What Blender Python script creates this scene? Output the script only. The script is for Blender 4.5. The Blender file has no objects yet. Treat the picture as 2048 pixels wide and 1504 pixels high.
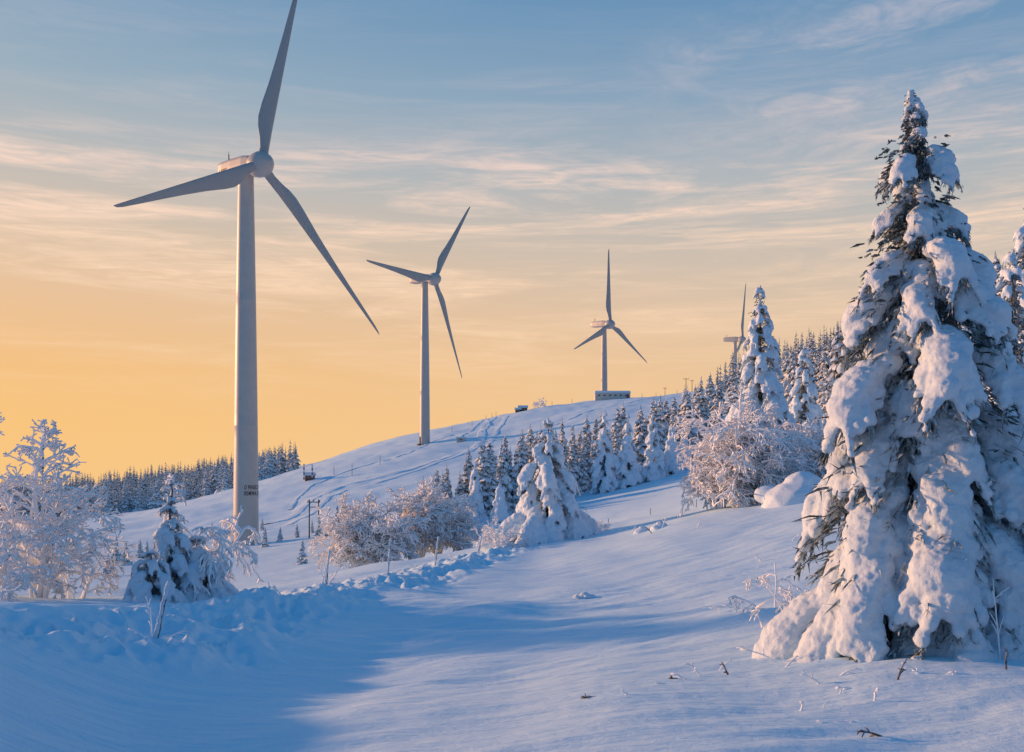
import bpy, math, random, time
import numpy as np
from mathutils import Vector, Matrix, noise, Quaternion
T0 = time.time()
def tick(s): print('T', s, round(time.time()-T0, 1))

scene = bpy.context.scene
COL = scene.collection
scene.view_settings.view_transform = 'Standard'
scene.view_settings.look = 'None'
scene.view_settings.exposure = 0

# ------------------------------------------------------------------ terrain
ROWS = [0,4,8,12,18,25,35,50,65,85,110,158,220,300,370,420,520,700,1200,3000,6500]
COLS = {
 -800:[-2,-1.9,-1.5,-1.4,-1.6,-2.4,-4,-7,-9,-11,-13,-16,-20,-25,-28,-30,-30,-35,-50,-90,-120],
 -300:[-2,-1.95,-1.75,-1.75,-2.0,-2.6,-4.4,-7.3,-9.5,-11.5,-13,-15,-18,-20,-21,-21,-20,-20,-40,-90,-120],
 0:[-2,-2.1,-2.55,-2.80,-2.65,-3.0,-4.6,-7.5,-9.3,-11,-12.5,-13.5,-15,-16,-17,-17,-15,-12,-30,-90,-120],
 250:[-2,-2.15,-2.75,-3.35,-3.20,-3.2,-3.9,-6.8,-9,-11,-12,-12.4,-12.2,-12.3,-15,-15,-11,-5,-25,-90,-120],
 500:[-2,-2.1,-2.6,-3.30,-3.65,-3.60,-3.9,-5.9,-7.7,-9.3,-10.7,-11.7,-9.3,-1.6,-5,-5,3.5,3,-20,-90,-120],
 750:[-2,-2.1,-2.45,-3.0,-3.55,-3.75,-3.8,-4.3,-6,-8,-9,-8.5,-4,6,13.5,13,8,0,-20,-90,-120],
 1024:[-2,-2.05,-2.3,-2.8,-3.3,-3.6,-3.75,-3.8,-4,-5.6,-7,-4,0,10,25.5,26,20,5,-20,-90,-120],
 1200:[-2,-2.05,-2.25,-2.7,-3.15,-3.4,-3.5,-3.3,-3.1,-4.4,-5.5,-1,6,16.5,29.5,31,24,8,-20,-90,-120],
 1400:[-2,-2.05,-2.2,-2.6,-2.95,-3.0,-2.7,-2.0,-1.5,-1.9,-2.5,2,10,21,31.5,34,30,20,0,-90,-120],
 1650:[-2,-2.05,-2.2,-2.55,-2.75,-2.5,-1.9,-0.7,0,1,3,10,20,33,44,50,62,80,90,-60,-120],
 2048:[-2,-2.05,-2.2,-2.45,-2.5,-2,-1,1.5,4,8,14,24,36,52,64,76,95,120,120,-60,-120],
 2600:[-2,-2.0,-2.1,-2.2,-2.0,-1.4,0,3,6,11,18,30,44,60,74,86,104,125,140,-60,-120]}
_ck = sorted(COLS)
NU, NY = 361, 500
_ug = np.linspace(-800, 2600, NU)
L0, L1 = math.log(4.0), math.log(6504.0)
_yg = np.exp(np.linspace(L0, L1, NY)) - 4.0
_tab = np.array([np.interp(_yg, ROWS, COLS[k]) for k in _ck])
_T = np.empty((NU, NY))
for j in range(NY):
    _T[:, j] = np.interp(_ug, _ck, _tab[:, j])
def _blur(a, sig, axis):
    n = int(sig*3); k = np.exp(-0.5*(np.arange(-n, n+1)/sig)**2); k /= k.sum()
    pad = [(0,0),(0,0)]; pad[axis] = (n, n)
    p = np.pad(a, pad, mode='edge')
    return np.apply_along_axis(lambda m: np.convolve(m, k, mode='valid'), axis, p)
_T = _blur(_blur(_T, 7.0, 0), 6.0, 1)

FENCE = [(-14,11),(-9.5,15),(-6.6,18.5),(-6.2,25),(-5.6,30),(-4.2,34),(-3.1,40),(-1.66,48),(0.3,53),(4,62)]
LIP = [(-9,19),(-6.5,25),(-4.2,30),(-2.4,28.5),(-0.6,26)]
LIP2 = [(-8,14),(-5,20),(-2.6,23),(-1.0,22)]
def polydist(x, y, P):
    best = np.full(np.shape(x), 1e9)
    for (ax,ay),(bx,by) in zip(P[:-1], P[1:]):
        dx,dy = bx-ax, by-ay
        t = np.clip(((x-ax)*dx+(y-ay)*dy)/(dx*dx+dy*dy), 0, 1)
        best = np.minimum(best, np.hypot(x-ax-t*dx, y-ay-t*dy))
    return best
def base_h(x, y):
    x = np.asarray(x, float); y = np.asarray(y, float)
    r = np.hypot(x, y)
    phi = np.arctan2(x, y)
    pc = np.clip(phi, math.atan(-0.91), math.atan(0.78))
    u = 1024 + 2000*np.tan(pc)
    Y = r*np.cos(pc)
    fu = np.clip((u+800)/3400*(NU-1), 0, NU-1.001)
    fy = np.clip((np.log(Y+4)-L0)/(L1-L0)*(NY-1), 0, NY-1.001)
    i = fu.astype(int); j = fy.astype(int); a = fu-i; b = fy-j
    z = (_T[i,j]*(1-a)*(1-b)+_T[i+1,j]*a*(1-b)+_T[i,j+1]*(1-a)*b+_T[i+1,j+1]*a*b)
    w = np.clip((np.abs(phi)-1.3)/1.5, 0, 1); w = w*w*(3-2*w)
    back = -2.0 - 0.03*np.minimum(r, 3000)
    z = z*(1-w)+back*w
    z = z + 0.18*np.exp(-(polydist(x,y,FENCE)/1.8)**2)
    z = z + 0.28*np.exp(-(polydist(x,y,LIP)/1.3)**2)
    z = z + 0.16*np.exp(-(polydist(x,y,LIP2)/0.9)**2)
    return z
def detail(x, y, fd):
    r = math.hypot(x, y)
    n = 0.0
    if r < 150:
        f = 1.0 if r < 90 else (150-r)/60
        n += f*(0.24*noise.noise(Vector((x*0.16+3, y*0.10, 0.3))) + 0.10*noise.noise(Vector((x*0.45, y*0.28, 5.1))))
        if r < 60:
            wx = x + 1.2*noise.noise(Vector((x*0.2, y*0.2, 8.0)))
            s = noise.noise(Vector((wx*0.55+y*0.30, (y-wx*0.30)*2.1, 9.1)))
            n += 0.052*s*(1 if r < 40 else (60-r)/20)
            if r < 30:
                n += 0.013*noise.noise(Vector((x*2.0+y, (y-x*0.4)*6.5, 2.1)))
        if fd < 3.6:
            g = math.exp(-(fd/1.7)**4)
            k = noise.noise(Vector((x*1.0, y*0.8, 3.3)))
            k2 = noise.noise(Vector((x*2.4, y*1.7, 7.3)))
            k3 = noise.noise(Vector((x*5.5, y*3.4, 1.3)))
            n += g*(0.28*k - 0.32*abs(k2) + 0.09*k3 + 0.08)
    if r > 110:
        f = min(1, (r-110)/80)
        n += f*(0.9*noise.noise(Vector((x/34, y/20, 1.3))) + 0.45*noise.noise(Vector((x/11, y/7, 4.4))) + 0.26*noise.noise(Vector((x/4, y/3, 6.4))))
    return n
def H(x, y):
    return float(base_h(x, y)) + detail(x, y, float(polydist(np.asarray(float(x)), np.asarray(float(y)), FENCE)))
def spot(b, d, dz=0.0):
    """bearing b (thousandths of tangent, right positive), distance forward d"""
    x = b*d/1000.0
    return Vector((x, d, H(x, d)+dz))

# ------------------------------------------------------------------ helpers
def obj(name, mesh, mats=(), parent=None, **props):
    o = bpy.data.objects.new(name, mesh)
    COL.objects.link(o)
    if mesh is not None:
        for m in mats:
            mesh.materials.append(m)
    if parent is not None:
        o.parent = parent
    for k, v in props.items():
        o[k] = v
    return o
def empty(name, loc, **props):
    o = bpy.data.objects.new(name, None)
    o.empty_display_size = 0.3
    COL.objects.link(o)
    o.location = loc
    for k, v in props.items():
        o[k] = v
    return o

class MB:
    def __init__(s):
        s.v = []; s.f = []; s.m = []
    def face(s, idx, m=0):
        s.f.append(tuple(idx)); s.m.append(m)
    def mesh(s, name, smooth=False):
        me = bpy.data.meshes.new(name)
        me.from_pydata([tuple(p) for p in s.v], [], s.f)
        me.polygons.foreach_set('material_index', s.m)
        me.polygons.foreach_set('use_smooth', [smooth]*len(s.f))
        me.update()
        return me
    def tube(s, pts, rad, sides=5, m=0, cap=True):
        n = len(pts); b0 = len(s.v)
        t = (pts[-1]-pts[0])
        if t.length < 1e-6: t = Vector((0,0,1))
        t.normalize()
        a = t.cross(Vector((0,0,1)) if abs(t.z) < 0.9 else Vector((1,0,0))).normalized()
        c = t.cross(a)
        dirs = [a*math.cos(2*math.pi*k/sides)+c*math.sin(2*math.pi*k/sides) for k in range(sides)]
        for i, p in enumerate(pts):
            r = rad[i]
            for q in dirs: s.v.append(p + q*r)
        for i in range(n-1):
            for k in range(sides):
                k2 = (k+1) % sides
                s.f.append((b0+i*sides+k, b0+i*sides+k2, b0+(i+1)*sides+k2, b0+(i+1)*sides+k)); s.m.append(m)
        if cap:
            s.face([b0+k for k in range(sides)][::-1], m)
            s.face([b0+(n-1)*sides+k for k in range(sides)], m)
    def box(s, c, size, m=0, rot=0.0, taper=1.0):
        b0 = len(s.v); cx, cy, cz = c; sx, sy, sz = [q/2 for q in size]
        for dz in (-1, 1):
            k = taper if dz > 0 else 1.0
            for dx, dy in ((-1,-1),(1,-1),(1,1),(-1,1)):
                x = dx*sx*k; y = dy*sy*k
                s.v.append(Vector((cx+x*math.cos(rot)-y*math.sin(rot), cy+x*math.sin(rot)+y*math.cos(rot), cz+dz*sz)))
        for q in ((3,2,1,0),(4,5,6,7),(0,1,5,4),(1,2,6,5),(2,3,7,6),(3,0,4,7)):
            s.face([b0+i for i in q], m)

import bmesh
_bm = bmesh.new(); bmesh.ops.create_icosphere(_bm, subdivisions=2, radius=1.0)
ICV = np.array([v.co[:] for v in _bm.verts]); ICF = np.array([[v.index for v in f.verts] for f in _bm.faces]); _bm.free()
class Blobs:
    def __init__(s): s.V = []; s.F = []; s.n = 0
    def add(s, c, t, rl, rw, rt):
        """ellipsoid centred c, long axis t, half sizes length, width, thickness"""
        t = Vector(t)
        if t.length < 1e-6: t = Vector((1,0,0))
        t.normalize()
        side = t.cross(Vector((0,0,1)))
        if side.length < 0.05: side = Vector((1,0,0))
        side.normalize(); up = side.cross(t)
        M = np.array([[t.x*rl, side.x*rw, up.x*rt],[t.y*rl, side.y*rw, up.y*rt],[t.z*rl, side.z*rw, up.z*rt]])
        s.V.append(ICV @ M.T + np.array(c[:])); s.F.append(ICF + s.n); s.n += len(ICV)
    def remesh(s, name, voxel, amp, freq, seed=0.0):
        V = np.concatenate(s.V); F = np.concatenate(s.F)
        me = bpy.data.meshes.new(name+'_raw')
        me.from_pydata(V.tolist(), [], F.tolist()); me.update()
        o = bpy.data.objects.new('tmp', me); COL.objects.link(o)
        md = o.modifiers.new('r', 'REMESH'); md.mode = 'VOXEL'; md.voxel_size = voxel
        sm = o.modifiers.new('s', 'SMOOTH'); sm.factor = 0.5; sm.iterations = 1
        dg = bpy.context.evaluated_depsgraph_get()
        out = bpy.data.meshes.new_from_object(o.evaluated_get(dg))
        out.name = name
        bpy.data.objects.remove(o); bpy.data.meshes.remove(me)
        n = len(out.vertices)
        co = np.empty(n*3); out.vertices.foreach_get('co', co); co = co.reshape(-1,3)
        no = np.empty(n*3); out.vertices.foreach_get('normal', no); no = no.reshape(-1,3)
        d = np.empty(n)
        for i in range(n):
            p = Vector(co[i]*freq) + Vector((seed, 0, 0))
            d[i] = noise.noise(p) + 0.55*noise.noise(p*2.7)
        co += no*(d*amp)[:,None]
        out.vertices.foreach_set('co', co.ravel())
        out.polygons.foreach_set('use_smooth', [True]*len(out.polygons))
        out.update()
        return out

# ------------------------------------------------------------------ materials
def new_mat(name):
    m = bpy.data.materials.new(name); m.use_nodes = True
    nt = m.node_tree; b = nt.nodes['Principled BSDF']
    return m, nt, b
def N(nt, t, **kw):
    n = nt.nodes.new(t)
    for k, v in kw.items(): setattr(n, k, v)
    return n
def noise_node(nt, coord, scale, detail_=4, rough=0.55, sc=None):
    n = N(nt, 'ShaderNodeTexNoise'); n.inputs['Scale'].default_value = scale
    n.inputs['Detail'].default_value = detail_; n.inputs['Roughness'].default_value = rough
    if sc:
        mp = N(nt, 'ShaderNodeMapping'); mp.inputs['Scale'].default_value = sc
        nt.links.new(coord, mp.inputs['Vector']); nt.links.new(mp.outputs[0], n.inputs['Vector'])
    else:
        nt.links.new(coord, n.inputs['Vector'])
    return n
def ramp(nt, src, stops):
    r = N(nt, 'ShaderNodeValToRGB'); e = r.color_ramp.elements
    while len(e) < len(stops): e.new(0.5)
    for i, (p, c) in enumerate(stops):
        e[i].position = p
        e[i].color = (c, c, c, 1) if isinstance(c, (int, float)) else (*c, 1)
    nt.links.new(src, r.inputs[0]); return r
def bump(nt, src, strength, dist, prev=None):
    b = N(nt, 'ShaderNodeBump'); b.inputs['Strength'].default_value = strength; b.inputs['Distance'].default_value = dist
    nt.links.new(src, b.inputs['Height'])
    if prev: nt.links.new(prev.outputs[0], b.inputs['Normal'])
    return b
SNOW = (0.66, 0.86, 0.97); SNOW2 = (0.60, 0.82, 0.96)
def ground_snow():
    m, nt, b = new_mat('snow_field')
    tc = N(nt, 'ShaderNodeTexCoord').outputs['Object']
    n1 = noise_node(nt, tc, 0.25, 5)
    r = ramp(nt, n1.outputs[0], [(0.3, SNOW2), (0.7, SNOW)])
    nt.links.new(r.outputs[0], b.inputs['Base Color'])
    b.inputs['Roughness'].default_value = 0.62; b.inputs['Specular IOR Level'].default_value = 0.2
    w = noise_node(nt, tc, 1.0, 5, 0.6, (0.8, 3.6, 1.0))
    b1 = bump(nt, w.outputs[0], 0.5, 0.15)
    f = noise_node(nt, tc, 9.0, 5, 0.65)
    b2 = bump(nt, f.outputs[0], 0.5, 0.03, b1)
    g = noise_node(nt, tc, 70.0, 3, 0.7)
    b3 = bump(nt, g.outputs[0], 0.7, 0.008, b2)
    nt.links.new(b3.outputs[0], b.inputs['Normal'])
    return m
def tree_snow(name, scale=12.0, dist=0.03):
    m, nt, b = new_mat(name)
    tc = N(nt, 'ShaderNodeTexCoord').outputs['Object']
    n1 = noise_node(nt, tc, 3.0, 4)
    r = ramp(nt, n1.outputs[0], [(0.3, (0.64,0.78,0.90)), (0.65, (0.75,0.86,0.95))])
    nt.links.new(r.outputs[0], b.inputs['Base Color'])
    b.inputs['Roughness'].default_value = 0.7; b.inputs['Specular IOR Level'].default_value = 0.2
    f = noise_node(nt, tc, scale, 6, 0.75)
    b1 = bump(nt, f.outputs[0], 0.9, dist)
    g = noise_node(nt, tc, scale*6, 3, 0.7)
    b2 = bump(nt, g.outputs[0], 0.6, dist*0.25, b1)
    nt.links.new(b2.outputs[0], b.inputs['Normal'])
    return m
def frosted(name, dark, frost, lo, hi, scale=6.0, nz=0.55):
    """frost on faces that look upward, bare needles or bark under"""
    m, nt, b = new_mat(name)
    tc = N(nt, 'ShaderNodeTexCoord').outputs['Object']
    ge = N(nt, 'ShaderNodeNewGeometry')
    sp = N(nt, 'ShaderNodeSeparateXYZ'); nt.links.new(ge.outputs['Normal'], sp.inputs[0])
    n1 = noise_node(nt, tc, scale, 5, 0.7)
    ma = N(nt, 'ShaderNodeMath', operation='MULTIPLY_ADD'); nt.links.new(sp.outputs['Z'], ma.inputs[0]); ma.inputs[1].default_value = nz
    nt.links.new(n1.outputs[0], ma.inputs[2])
    r = ramp(nt, ma.outputs[0], [(max(0,lo), dark), (hi, frost)])
    nt.links.new(r.outputs[0], b.inputs['Base Color'])
    b.inputs['Roughness'].default_value = 0.8; b.inputs['Specular IOR Level'].default_value = 0.15
    bb = bump(nt, n1.outputs[0], 0.5, 0.03); nt.links.new(bb.outputs[0], b.inputs['Normal'])
    return m
def plain(name, c, rough=0.6, var=0.12, scale=3.0, metal=0.0):
    m, nt, b = new_mat(name)
    tc = N(nt, 'ShaderNodeTexCoord').outputs['Object']
    n1 = noise_node(nt, tc, scale, 5, 0.6)
    r = ramp(nt, n1.outputs[0], [(0.3, tuple(q*(1-var) for q in c)), (0.7, tuple(min(1,q*(1+var)) for q in c))])
    nt.links.new(r.outputs[0], b.inputs['Base Color'])
    b.inputs['Roughness'].default_value = rough; b.inputs['Metallic'].default_value = metal
    return m
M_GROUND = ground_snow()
M_TSNOW = tree_snow('tree_snow', 11.0, 0.045)
M_NEEDLE = frosted('spruce_needles', (0.04,0.06,0.055), (0.50,0.58,0.63), 0.38, 0.74, 11.0, 0.20)
M_SPRUCE = frosted('snowy_spruce', (0.035,0.065,0.07), (0.80,0.86,0.91), 0.37, 0.62, 1.9, 0.38)
M_FARSPR = frosted('far_spruce', (0.05,0.075,0.075), (0.70,0.77,0.81), 0.42, 0.74, 1.2, 0.36)
M_FROST = frosted('hoar_frost', (0.80,0.77,0.77), (0.94,0.95,0.97), 0.12, 0.34, 7.0, 0.20)
M_BARK = frosted('bark', (0.07,0.05,0.04), (0.55,0.58,0.62), 0.45, 0.8, 5.0, 0.2)
M_TURB = plain('turbine_paint', (0.45,0.445,0.43), 0.45, 0.05, 0.7)
M_BLADE = plain('blade_paint', (0.33,0.345,0.35), 0.45, 0.04, 0.5)
M_DARK = plain('dark_metal', (0.05,0.05,0.055), 0.5)
M_LETTER = plain('letter_paint', (0.035,0.025,0.03), 0.6)
M_WOOD = plain('weathered_wood', (0.10,0.075,0.055), 0.8, 0.3, 8)
M_WALL = plain('hut_wall', (0.60,0.55,0.48), 0.8, 0.2, 2)
M_CABIN = plain('cabin_wall', (0.14,0.07,0.06), 0.8, 0.25, 2)
M_GLASS = plain('window_glass', (0.04,0.05,0.06), 0.2)
M_RED = plain('red_paint', (0.30,0.06,0.05), 0.6)
M_WHITE = plain('white_paint', (0.70,0.70,0.70), 0.6)
M_TRACK = plain('packed_snow', (0.66,0.84,0.95), 0.7, 0.06, 0.8)

# ------------------------------------------------------------------ ground mesh
def build_ground():
    front = np.radians(np.linspace(-34, 32, 640))
    side = np.radians(np.concatenate([np.linspace(32, 326, 100)[1:-1]]))
    ang = np.concatenate([front, side])
    rad = np.concatenate([[0.4, 1.0, 1.8, 2.6], np.geomspace(3.2, 14, 90)[:-1], np.geomspace(14, 66, 230)[:-1], np.geomspace(66, 900, 250), np.geomspace(930, 6400, 30)])
    A, R = np.meshgrid(ang, rad)
    X = R*np.sin(A); Y = R*np.cos(A)
    Z = base_h(X, Y); FD = polydist(X, Y, FENCE)
    X = X.ravel(); Y = Y.ravel(); Z = Z.ravel().copy(); FD = FD.ravel()
    D = [detail(x, y, f) for x, y, f in zip(X.tolist(), Y.tolist(), FD.tolist())]
    Z += np.array(D)
    na, nr = len(ang), len(rad)
    V = np.stack([X, Y, Z], 1)
    i = np.arange(nr-1)[:,None]*na; j = np.arange(na)[None,:]; j2 = (j+1) % na
    F = np.stack([i+j, i+j2, i+na+j2, i+na+j], -1).reshape(-1,4)[:, ::-1]
    V = np.vstack([V, [[0,0,-2.0]]])
    me = bpy.data.meshes.new('snow_ground')
    faces = F.tolist() + [[int(k), int((k+1) % na), len(V)-1][::-1] for k in range(na)]
    me.from_pydata(V.tolist(), [], faces)
    me.polygons.foreach_set('use_smooth', [True]*len(me.polygons))
    me.update()
    if me.polygons[1000].normal.z < 0: me.flip_normals()
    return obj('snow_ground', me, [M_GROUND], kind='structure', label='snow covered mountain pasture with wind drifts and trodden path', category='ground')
build_ground()
tick('ground')

def draped_track(pts, width, name='snow_track', amp=0.6):
    P = [Vector((b*d/1000, d, 0)) for b, d in pts]
    S = []
    for a, b in zip(P[:-1], P[1:]):
        n = max(2, int((b-a).length/2.5))
        for k in range(n): S.append(a.lerp(b, k/n))
    S.append(P[-1])
    for _ in range(6):
        S = [S[0]]+[(S[i-1]+S[i]*2+S[i+1])/4 for i in range(1, len(S)-1)]+[S[-1]]
    prof = [(-1,-0.35),(-0.8,0.10),(-0.55,0.0),(-0.3,0.09),(0,0.10),(0.3,0.09),(0.55,0.0),(0.8,0.10),(1,-0.35)]
    mb = MB(); n = len(prof)
    for i, p in enumerate(S):
        t = (S[min(i+1,len(S)-1)]-S[max(i-1,0)]).normalized(); s = Vector((t.y,-t.x,0))
        wob = 0.5*noise.noise(Vector((i*0.12, width, 0)))
        for q, h in prof:
            c = p + s*(q*width/2*(1+0.4*noise.noise(Vector((i*0.3,q,0)))) + wob)
            mb.v.append(Vector((c.x, c.y, H(c.x,c.y)+h*amp+0.05+0.10*noise.noise(Vector((c.x*0.5,c.y*0.5,0))))))
    for i in range(len(S)-1):
        for k in range(n-1):
            mb.face((i*n+k, i*n+k+1, (i+1)*n+k+1, (i+1)*n+k))
    obj(name, mb.mesh(name, True), [M_TRACK], kind='structure')
draped_track([(-18,362),(-30,330),(-30,305),(-40,283),(-75,262),(-110,252),(-150,248),(-185,240),(-205,222),(-215,204),(-245,192)], 3.2)
draped_track([(-5,358),(-12,330),(-20,300),(-35,275),(-80,256),(-140,240),(-180,228),(-195,205),(-225,185)], 2.0)
draped_track([(-24,362),(-22,340),(-33,318),(-32,296),(-60,270),(-95,256)], 1.4)
draped_track([(150,352),(90,330),(30,300),(-30,300)], 1.6)
draped_track([(-28,362),(-40,335),(-52,318),(-54,306)], 1.6)
draped_track([(-60,330),(-100,300),(-150,275),(-195,262),(-215,240),(-222,214)], 1.2)

# ------------------------------------------------------------------ snow laden spruces
def snow_spruce(name, loc, h, R, seed, levels, nb, voxel, lean=(0,0), pad=1.0, twig_n=60, power=0.8, z0=0.04, droop=0.62, tiers=None, finger=1.2, fold=2.1, tw_len=0.85, puff=0.66, s0r=(0.30,0.52), core=0.55, **props):
    rnd = random.Random(seed)
    B = Blobs(); tw = MB(); tr = MB()
    def trunk_at(z):
        f = z/h
        return Vector((lean[0]*f, lean[1]*f, z))
    tp = [trunk_at(h*k/12) + Vector((0.03*math.sin(k*1.3), 0.03*math.cos(k*1.7), 0)) for k in range(13)]
    tr.tube(tp, [h*0.018*(1-k/12.5)+0.012 for k in range(13)], 8)
    def twig(p, d, L, w):
        L *= tw_len
        d = d.normalized()
        s = d.cross(Vector((rnd.uniform(-1,1), rnd.uniform(-1,1), rnd.uniform(-1,1)))).normalized()
        b0 = len(tw.v); m = p + d*L*0.5 + Vector((0,0,-0.12*L)); e = p + d*L + Vector((0,0,-0.4*L))
        tw.v += [p - s*w*0.6, p + s*w*0.6, m + s*w, m - s*w, e]
        tw.face((b0, b0+1, b0+2, b0+3)); tw.face((b0+3, b0+2, b0+4))
        for _ in range(3):
            q = p.lerp(e, rnd.uniform(0.2, 0.95)); nd = (d + Vector((rnd.uniform(-1,1), rnd.uniform(-1,1), rnd.uniform(-1.2,0.3)))).normalized()*L*0.45
            b1 = len(tw.v); c = nd.cross(s).normalized()*w*0.7
            tw.v += [q-c, q+c, q+nd]; tw.face((b1, b1+1, b1+2))
    if tiers is None:
        tiers = []
        for l in range(levels):
            ft = 0.035 + (0.96-z0)*(max(0.0, l+rnd.uniform(-.15,.15))/levels)**0.92
            tiers.append((ft, (R*ft**power)*(rnd.uniform(0.68,0.9) if l % 2 else rnd.uniform(0.98,1.18))+0.10*h/8, max(3, int(round(nb*(0.5+0.5*ft))))))
    for ft, RR, nn in tiers:
        off = rnd.uniform(0, 6.28)
        for k in range(nn):
            f = min(0.985, max(0.02, 1-ft+rnd.uniform(-0.018,0.018)))
            az = off + 2*math.pi*(k+rnd.uniform(-0.25,0.25))/nn
            Lr = RR*rnd.uniform(0.70, 1.14)
            o = trunk_at(h*f)
            d = Vector((math.cos(az), math.sin(az), 0)); sd = Vector((-d.y, d.x, 0))
            big = rnd.uniform(0.8,1.15) if rnd.random() < 0.65 else rnd.uniform(1.2,1.55)
            w = pad*(0.065+0.115*min(1,ft*1.4))*big*min(1.0, Lr/0.6+0.45)
            rise = rnd.uniform(0.02, 0.20) + 0.30*(1-ft); dr = droop*rnd.uniform(0.7,1.25)*(0.45+0.55*min(1,ft*1.6))
            curl = rnd.uniform(-0.25,0.25)
            def pos(s):
                s = max(0.0, s)
                return o + d*Lr*(s-0.12*s**4) + sd*Lr*curl*s*s + Vector((0,0,Lr*(rise*s - (rise+dr)*s**fold*0.95)))
            pts = [pos(s) for s in (0,0.25,0.5,0.75,0.95)]
            tr.tube(pts, [0.035,0.028,0.02,0.014,0.006], 4, cap=False)
            ns = max(4, int(Lr/(w*0.60)))
            s0 = rnd.uniform(*s0r) if Lr > 0.5 else 0.1
            for q in range(ns+1):
                s = s0 + (1-s0)*q/ns
                p = pos(s); t = pos(min(1,s+0.05))-pos(s-0.05)
                prof = (0.50+0.70*math.sin(math.pi*min(1,s*0.82)))*(1.0 if q < ns else 0.8)
                ww = w*prof*rnd.uniform(0.85,1.15)
                if rnd.random() < 0.96:
                    B.add(p+Vector((rnd.uniform(-.2,.2)*w, rnd.uniform(-.2,.2)*w, ww*puff*0.55)), t, ww*1.08, ww*1.05, ww*puff)
                if s > 0.36 and Lr > 0.30:
                    for sg in (-1, 1):
                        if rnd.random() < 0.32: continue
                        fd = (t.normalized()*rnd.uniform(0.45,1.0) + sd*sg*rnd.uniform(0.55,1.0) + Vector((0,0,-0.05))).normalized()
                        fl = finger*(Lr*rnd.uniform(0.11,0.22)*(1.3-0.7*s) + w*0.8)
                        m = max(2, int(fl/(w*0.36)))
                        for z in range(1, m+1):
                            g = z/m
                            fp = p + fd*fl*g + Vector((0,0,-fl*0.75*g*g))
                            r2 = ww*(0.60-0.26*g)*rnd.uniform(0.8,1.25)
                            r2 = max(r2, voxel*1.1)
                            if rnd.random() < 0.92:
                                B.add(fp+Vector((0,0,r2*0.35)), fd+Vector((0,0,-1.2*g)), r2*1.15, r2*0.95, r2*(puff+0.1))
                        for z in range(max(1, int(twig_n*0.10))):
                            g = rnd.random()*1.08; fp = p + fd*fl*g + Vector((0,0,-fl*0.75*g*g-w*0.08))
                            twig(fp, Vector((fd.x*0.8, fd.y*0.8, -rnd.uniform(0.3,1.5))) + Vector((rnd.uniform(-.5,.5), rnd.uniform(-.5,.5), 0)), w*rnd.uniform(0.6,1.4), w*0.085)
            for z in range(twig_n):
                s = rnd.random()**0.9; p = pos(s) + sd*rnd.uniform(-1,1)*w*0.95 + Vector((0,0,-w*0.08))
                twig(p, d*rnd.uniform(-0.3,0.7)+sd*rnd.uniform(-.7,.7)+Vector((0,0,-rnd.uniform(0.4,1.6))), w*rnd.uniform(0.7,1.9), w*0.09)
        for z in range(int(twig_n*3.0)):
            az = rnd.uniform(0,6.28); p = trunk_at(h*(1-ft)+rnd.uniform(-.5,.5)*h/16)
            dd = Vector((math.cos(az), math.sin(az), rnd.uniform(-.6,.3)))
            twig(p+dd*rnd.uniform(0,core)*RR, dd, RR*rnd.uniform(0.12,0.30), 0.024*h/8)
    for q in range(9):
        B.add(trunk_at(h*(0.915+0.0105*q)) + Vector((rnd.uniform(-.05,.05), rnd.uniform(-.04,.04), 0))*h/8, (rnd.uniform(-.7,.7),0.2,1), 0.070*h/8, 0.036*h/8*pad+voxel*0.4, 0.042*h/8+voxel*0.4)
    root = empty(name, loc, **props)
    obj('trunk', tr.mesh('trunk', True), [M_BARK], root)
    obj('needles', tw.mesh('needles'), [M_NEEDLE], root)
    obj('snow_load', B.remesh('snow_load', voxel, voxel*0.8, 0.28/voxel, seed*1.7), [M_TSNOW], root)
    return root

G_SP = 'snow laden spruces on the pasture'
p = spot(420, 15.0)
HERO = [(.035,.15,3),(.06,.20,3),(.085,.24,3),(.125,.66,5),(.16,.28,3),(.185,.30,3),(.22,.74,5),(.26,.40,4),(.30,1.10,5),(.35,.55,4),(.385,1.30,6),(.445,.75,4),(.485,1.60,6),(.55,.95,4),(.59,1.80,7),(.66,1.15,5),(.70,2.05,7),(.765,1.4,5),(.805,2.30,8),(.875,1.7,6),(.915,2.55,8),(.97,1.9,6)]
snow_spruce('spruce_tree', p+Vector((0,0,-0.1)), 8.30, 2.25, 12, 17, 8, 0.030, lean=(-0.30,0), pad=1.22, twig_n=100, tiers=HERO, droop=0.56, finger=1.05, puff=0.72, tw_len=0.8, s0r=(0.36,0.56), core=0.7,
            label='tall spruce bent under thick pads of snow, drooping boughs', category='tree')
tick('hero')
def mid(b, d, h, R, seed, levels=14, nb=7, voxel=0.08, pad=1.0, tw=26, label='snow plastered spruce standing on the open slope', **k):
    return snow_spruce('spruce_tree', spot(b, d, -0.2), h, R, seed, levels, nb, voxel, pad=pad, twig_n=tw, label=label, category='tree', group=G_SP, **k)
mid(248, 58, 12.2, 3.0, 21, 19, 8, 0.065, 1.25, power=0.85)
mid(292, 74, 9.6, 2.3, 22, 14, 7, 0.085, 1.25, power=0.85)
mid(36, 55, 6.9, 3.5, 23, 10, 7, 0.055, 1.45, power=1.0, puff=0.75, droop=0.5, label='small spruce half buried under heavy snow lumps')
mid(500, 45, 9.8, 2.7, 24, 14, 7, 0.08, 1.3)
mid(518, 62, 14.0, 3.0, 25, 17, 7, 0.09, 1.4)
mid(350, 66, 5.0, 2.0, 26, 8, 7, 0.08, 1.2)
mid(455, 70, 8.0, 2.3, 27, 11, 7, 0.09, 1.2)
mid(-341, 27, 3.5, 1.1, 28, 10, 5, 0.03, 0.8, tw=30, power=1.1, label='stunted young spruce crusted with snow and rime')
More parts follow.
